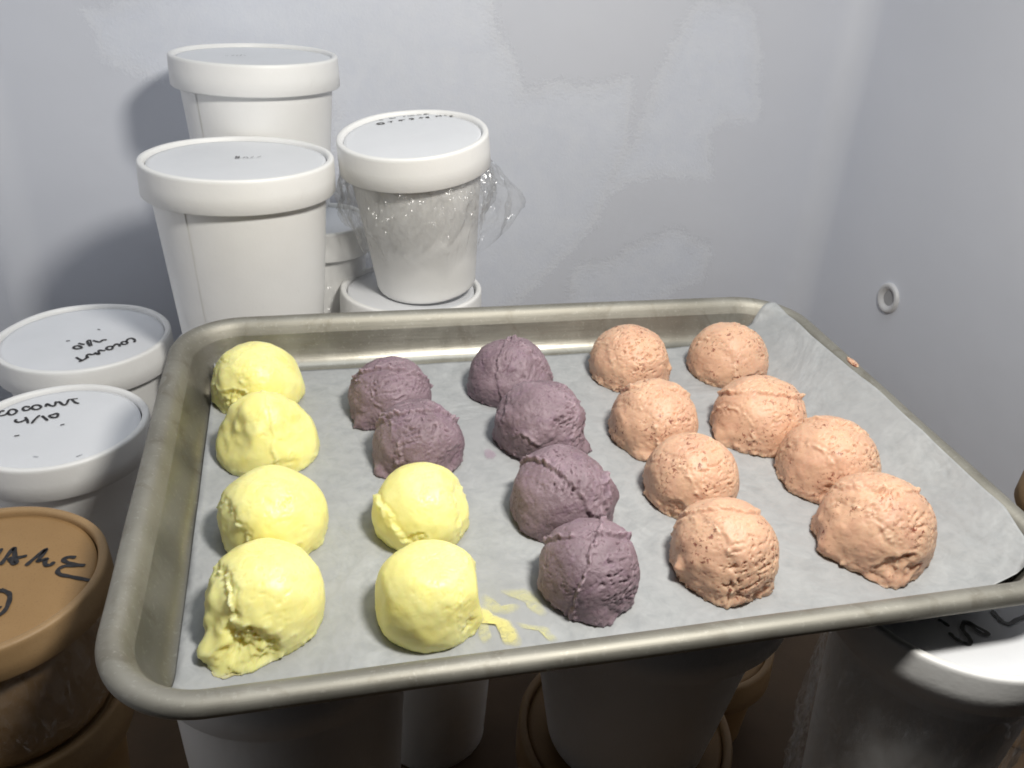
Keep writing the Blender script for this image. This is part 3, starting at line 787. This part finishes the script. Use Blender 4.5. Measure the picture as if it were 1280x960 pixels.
GY, GP, GK = "pale yellow ice cream scoops", "dusky purple ice cream scoops", "peach pink ice cream scoops"
Y = dict(rough=0.011, grain=0.003, skirt=0.05, lump=0.05)
def ys(label, *a, **k): return scoop("yellow_scoop", label, GY, M['yellow'], *a, **{**Y, **k})
ys("pale yellow scoop at the back of the left row, its lower left edge broken away", -0.1748, 0.0998, 0.0289, c=0.22, seed=1, gouges=[((-.62, -.75, -.02), .50, .10)], bumps=[((.98, -.15, -.05), .22, .07)], ridges=[((-.75, -.45, .1), .62, -.05, .045, .08)])
ys("pointed pale yellow scoop, second from the back in the left row", -0.1663, 0.0389, 0.0278, c=0.10, seed=2, sx=1.04, lump=0.03, bumps=[((-.08, -.1, 1), .55, .26)], facets=[(-.75, -.5, .62, .86), (.72, -.5, .66, .88)], ridges=[((1, .15, 0), .02, 0.012, .022, .05)], gouges=[((.25, -.95, .0), .33, .05)])
ys("pale yellow scoop with a small scratch on top, third in the left row", -0.1622, -0.0362, 0.0278, c=0.28, seed=3, gouges=[((.30, -.55, .80), .085, .04, 6.0, .35), ((-.02, -.72, .72), .035, .03, 4.0, .35), ((.1, -1, -.05), .30, .05, 2.5, .1)], ridges=[((-.9, -.4, -.1), .66, -.07, .06, .1)], skirt=.06)
ys("pale yellow scoop at the front of the left row with a tongue dripping forward", -0.1662, -0.0939, 0.0274, c=0.28, seed=4, sx=1.02, ridges=[((-.92, -.30, .05), .60, -.10, .10, .06)], gouges=[((-.30, -.92, -.05), .50, .13)], bumps=[((-.62, -.75, -.28), .30, .42), ((-.25, -.95, -.35), .26, .30)], lean=(.06, .05))
ys("pale yellow scoop with a flat slanting top, behind the blocky one", -0.0850, -0.0398, 0.0257, c=0.30, seed=5, facets=[(.85, -.1, .62, .84), (-.1, -.3, .95, .95)], ridges=[((.95, -.25, .1), .80, -.05, .05, .05), ((-.9, -.3, -.3), .70, .05, .03, .06)], gouges=[((-.25, -.92, .1), .18, .05)])
ys("blocky smooth yellow scoop melting at the front of the second row", -0.0896, -0.1031, 0.0264, c=0.32, seed=6, facets=[(1, -.05, .12, .86), (.1, -.15, .97, .92), (.1, -1, .25, .93), (-.95, -.15, .2, .93), (.55, -.8, .1, .90)], ridges=[((.93, -.3, .2), .70, -.03, .04, .05)], gouges=[((.62, -.75, -.05), .16, .05)], skirt=.02, lump=.045)

Pp = dict(rough=0.062, grain=0.014, skirt=0.10, lump=0.07)
def ps(label, *a, **k): return scoop("purple_scoop", label, GP, M['purple'], *a, **{**Pp, **k})
ps("purple scoop furthest left in the back, with a lip curling over its top", -0.0917, 0.0736, 0.0264, c=0.26, seed=11, ridges=[((.15, .80, .58), .38, .03, .075, .06), ((-.9, -.35, -.1), .62, -.04, .06, .1)], bumps=[((-.75, -.6, -.25), .22, .16)], stretch=(1, .1, .3))
ps("purple scoop leaning behind the yellow pair, lip along its crown", -0.0804, 0.0205, 0.0268, c=0.26, seed=12, ridges=[((.05, .78, .62), .46, .03, .085, .06), ((-.95, -.2, 0), .58, -.03, .06, .1)], bumps=[((-.85, -.45, -.3), .2, .2)], gouges=[((.55, -.7, .1), .3, .05)], stretch=(1, 0, .4))
ps("purple scoop at the top of the middle row with a slanting fold", -0.0094, 0.0900, 0.0278, c=0.22, seed=13, ridges=[((.70, -.48, .30), .18, .045, .06, .05), ((.72, .3, .62), .70, .0, .06, .1)], gouges=[((.45, -.85, .05), .3, .07)], stretch=(.5, .5, .7))
ps("lumpy frosted purple scoop, second in the middle row", -0.0033, 0.0287, 0.0284, c=0.30, seed=14, lump=.10, ridges=[((.9, -.3, -.1), .62, -.06, .08, .15), ((-.3, -.4, .85), .72, .03, .03, .15)], bumps=[((.85, -.5, -.28), .20, .22)], rough=.09, torn=(.8,-.4,.5))
ps("purple scoop with a sharp diagonal fold, third in the middle row", -0.0094, -0.0403, 0.0268, c=0.30, seed=15, ridges=[((.74, .42, .30), -.06, .06, .06, .05), ((.85, -.35, -.1), .75, .05, .06, .1)], bumps=[((-.7, -.6, -.28), .32, .10), ((.98, -.1, .05), .2, .10)], stretch=(.4, .2, 1))
ps("purple scoop at the front of the middle row with a crumbled foot", -0.0115, -0.0981, 0.0245, c=0.38, seed=16, ridges=[((.66, -.40, -.05), .02, .04, .07, .12), ((.12, .75, .65), .56, .04, .07, .06)], bumps=[((.05, -.9, -.40), .24, .10)], gouges=[((.42, -.9, -.05), .30, .05)], skirt=.11, rough=.08, torn=(.6,-.5,.6))

K = dict(rough=0.060, grain=0.009, skirt=0.09, lump=0.045)
def ks(label, *a, **k): return scoop("pink_scoop", label, GK, M['pink'], *a, **{**K, **k})
L1 = ((-.86, -.42, -.05), .60, -.045, .05, .08)
ks("peach pink scoop at the back of the inner pink row, white crumb on its side", 0.0800, 0.0997, 0.0281, c=0.24, seed=21, ridges=[((-.85, -.2, .0), .74, -.03, .05, .08)], bumps=[((.95, -.45, .05), .14, .09)], gouges=[((.15, -.75, .6), .10, .05), ((.35, -.4, .85), .12, .04)], rough=.08, stretch=(1, .5, .1), torn=(.3,-.5,.8))
ks("peach pink scoop at the back of the outer pink row, pitted on its right", 0.1545, 0.0951, 0.0286, c=0.24, seed=22, ridges=[L1], gouges=[((.45, .1, .85), .34, .05), ((.25, -.92, -.02), .26, .08)], stretch=(1, .3, .2), torn=(.7,.0,.7))
ks("peach pink scoop second from the back in the inner pink row", 0.0694, 0.0231, 0.0281, c=0.26, seed=23, ridges=[L1, ((.2, .72, .62), .62, .03, .05, .07)], bumps=[((-.55, -.8, -.30), .24, .10)], gouges=[((.5, -.1, .85), .25, .03)])
ks("wide peach pink scoop second from the back in the outer pink row, lip on top", 0.1407, 0.0195, 0.0296, c=0.20, seed=24, sx=1.02, ridges=[((.15, .55, .80), .55, .03, .07, .06), ((-.9, -.3, -.2), .70, -.03, .05, .1)], bumps=[((-.95, -.3, -.15), .2, .12)], stretch=(1, .1, .4))
ks("peach pink scoop third from the back in the inner pink row", 0.0696, -0.0362, 0.0272, c=0.30, seed=25, ridges=[L1], gouges=[((-.70, -.70, -.10), .26, .07), ((.45, -.8, .05), .2, .05)], skirt=.10)
ks("rounded peach pink scoop third from the back in the outer pink row", 0.1591, -0.0341, 0.0294, c=0.26, seed=26, ridges=[L1, ((.4, .5, .7), .78, .02, .05, .1)], gouges=[((-.35, -.92, -.02), .36, .07)])
ks("peach pink scoop at the front of the inner pink row with ragged feet", 0.0621, -0.0960, 0.0274, c=0.32, seed=27, ridges=[((-.93, -.30, .0), .50, -.05, .06, .06), ((.1, .75, .62), .66, .03, .06, .1)], bumps=[((-.32, -.9, -.34), .22, .10), ((.55, -.8, -.34), .18, .07), ((-.98, -.2, -.05), .13, .15)], gouges=[((.3, -.93, -.20), .2, .09)], skirt=.12, rough=.08, torn=(.5,-.8,.2))
ks("largest peach pink scoop at the front of the outer pink row, red bit on top", 0.1530, -0.0919, 0.0306, c=0.26, seed=28, ridges=[((-.85, -.45, .0), .62, -.05, .05, .06), ((.15, .6, .75), .70, .02, .05, .08)], bumps=[((-.98, -.1, -.14), .20, .13), ((-.25, -.95, -.24), .26, .13)], gouges=[((-.20, -.95, .02), .33, .08)], skirt=.10)

# ------------------------------------------------------------------ small things on the tray
def blob(name, label, cat, pts, z, mat, thick=0.0006, seed=0):
    """thin spill with a domed top, outline given in tray coordinates"""
    P = np.array(pts, float)
    Q = np.vstack([P, P[:1]])
    out = []
    for i in range(len(P)):
        p0, p1, p2, p3 = P[i - 1], P[i], P[(i + 1) % len(P)], P[(i + 2) % len(P)]
        for t in np.linspace(0, 1, 7, endpoint=False):
            out.append(0.5 * (2 * p1 + (p2 - p0) * t + (2 * p0 - 5 * p1 + 4 * p2 - p3) * t * t + (3 * p1 - p0 - 3 * p2 + p3) * t ** 3))
    O = np.array(out)
    O += 0.0009 * np.c_[noise(np.c_[O * 300, np.full(len(O), seed)]), noise(np.c_[O * 300, np.full(len(O), seed + 7)])]
    cen = O.mean(0)
    V = []
    for q, h in ((1.12, 0.0), (0.96, 0.3), (0.80, 0.7), (0.5, 1.0), (0.02, 1.0)):
        X = cen + (O - cen) * q
        V.append(np.c_[X, z + thick * h * (0.8 + 0.4 * noise(np.c_[X * 120, np.full(len(X), seed + 3)]))])
    ob = mesh_obj(name, np.concatenate(V), grid_faces(len(O), 5, True) + [tuple(range(4 * len(O), 5 * len(O)))], mat)
    float_attr(ob, 'thick', np.concatenate([np.full(len(O), q) for q in (0.0, 0.35, 0.8, 1.0, 1.0)]))
    ob.matrix_world = TRAY_M
    tag(ob, label, cat)
    return ob

melt_pts = [(-0.0676, -0.1045), (-0.0628, -0.1056), (-0.0605, -0.1095), (-0.0560, -0.1130), (-0.0528, -0.1176), (-0.0520, -0.1230), (-0.0523, -0.1288), (-0.0583, -0.1284), (-0.0599, -0.1237), (-0.0610, -0.1169), (-0.0634, -0.1132), (-0.0687, -0.1132)]
SPILL = "smears of melted yellow ice cream"
def smear(label, pts, mat, thick, seed, z=PAPER_Z + 0.0003):
    tag(blob("melted_ice_cream", label, "spill", pts, z, mat, thick, seed), group=SPILL)
smear("thick streak of melted yellow ice cream running from the blocky scoop to the rim", melt_pts, M['melt'], 0.0008, 1, PAPER_Z + 0.0006)
smear("thin pale yellow smear curving beside the front purple scoop", [(-0.0530, -0.0943), (-0.0477, -0.0948), (-0.0415, -0.0961), (-0.0370, -0.1005), (-0.0362, -0.1079), (-0.0359, -0.1128), (-0.0391, -0.1130), (-0.0425, -0.1096), (-0.0445, -0.1044), (-0.0490, -0.1000), (-0.0526, -0.0973)], M['melt_thin'], 0.0003, 2)
smear("thin yellow smear ending at the front rim, right of the thick streak", [(-0.0504, -0.1160), (-0.0447, -0.1182), (-0.0379, -0.1207), (-0.0351, -0.1258), (-0.0350, -0.1291), (-0.0384, -0.1288), (-0.0398, -0.1237), (-0.0443, -0.1210), (-0.0492, -0.1195)], M['melt_thin'], 0.0003, 3)
smear("small yellow smear in front of the blocky scoop, left of the thick streak", [(-0.0678, -0.1124), (-0.0646, -0.1143), (-0.0639, -0.1211), (-0.0655, -0.1240), (-0.0687, -0.1248), (-0.0698, -0.1201)], M['melt_thin'], 0.0003, 4)
smear("faint yellow smear reaching right from the side of the blocky scoop", [(-0.0626, -0.0964), (-0.0585, -0.0993), (-0.0547, -0.1070), (-0.0499, -0.1042), (-0.0475, -0.1060), (-0.0516, -0.1096), (-0.0578, -0.1092), (-0.0638, -0.1048)], M['melt_thin'], 0.0003, 5, PAPER_Z + 0.00015)
blob("purple_stain", "faint purple stain on the paper left of the lumpy purple scoop", "stain", [(-0.0397, 0.0216), (-0.0360, 0.0229), (-0.0331, 0.0174), (-0.0351, 0.0128), (-0.0398, 0.0134)], PAPER_Z + 0.0003, M['stain'], 0.0002, 6)
# a dab of pink ice cream on the right rim, red berry bit and white crumb on two scoops
def dab(name, label, cat, loc, size, mat, seed, local=True):
    T = np.linspace(0, math.pi, 14); A = np.linspace(0, 2 * math.pi, 20, endpoint=False)
    tt, aa = np.meshgrid(T, A, indexing='ij')
    v = np.stack([np.sin(tt) * np.cos(aa), np.sin(tt) * np.sin(aa), np.cos(tt)], -1).reshape(-1, 3)
    r = 1 + 0.5 * fbm(v * 1.6 + seed, 3)
    ob = mesh_obj(name, v * r[:, None] * np.array(size), grid_faces(20, 14, True, flip=True), mat)
    float_attr(ob, 'crumb', np.zeros(len(v))); float_attr(ob, 'pit', np.zeros(len(v)))
    ob.matrix_world = TRAY_M @ Matrix.Translation(loc)
    tag(ob, label, cat)
    return ob
dab("ice_cream_dab", "small dab of pink ice cream stuck on the tray's right rim", "ice cream", (0.2225, 0.0500, 0.0006), (0.0022, 0.0065, 0.0014), M['pink'], 3)
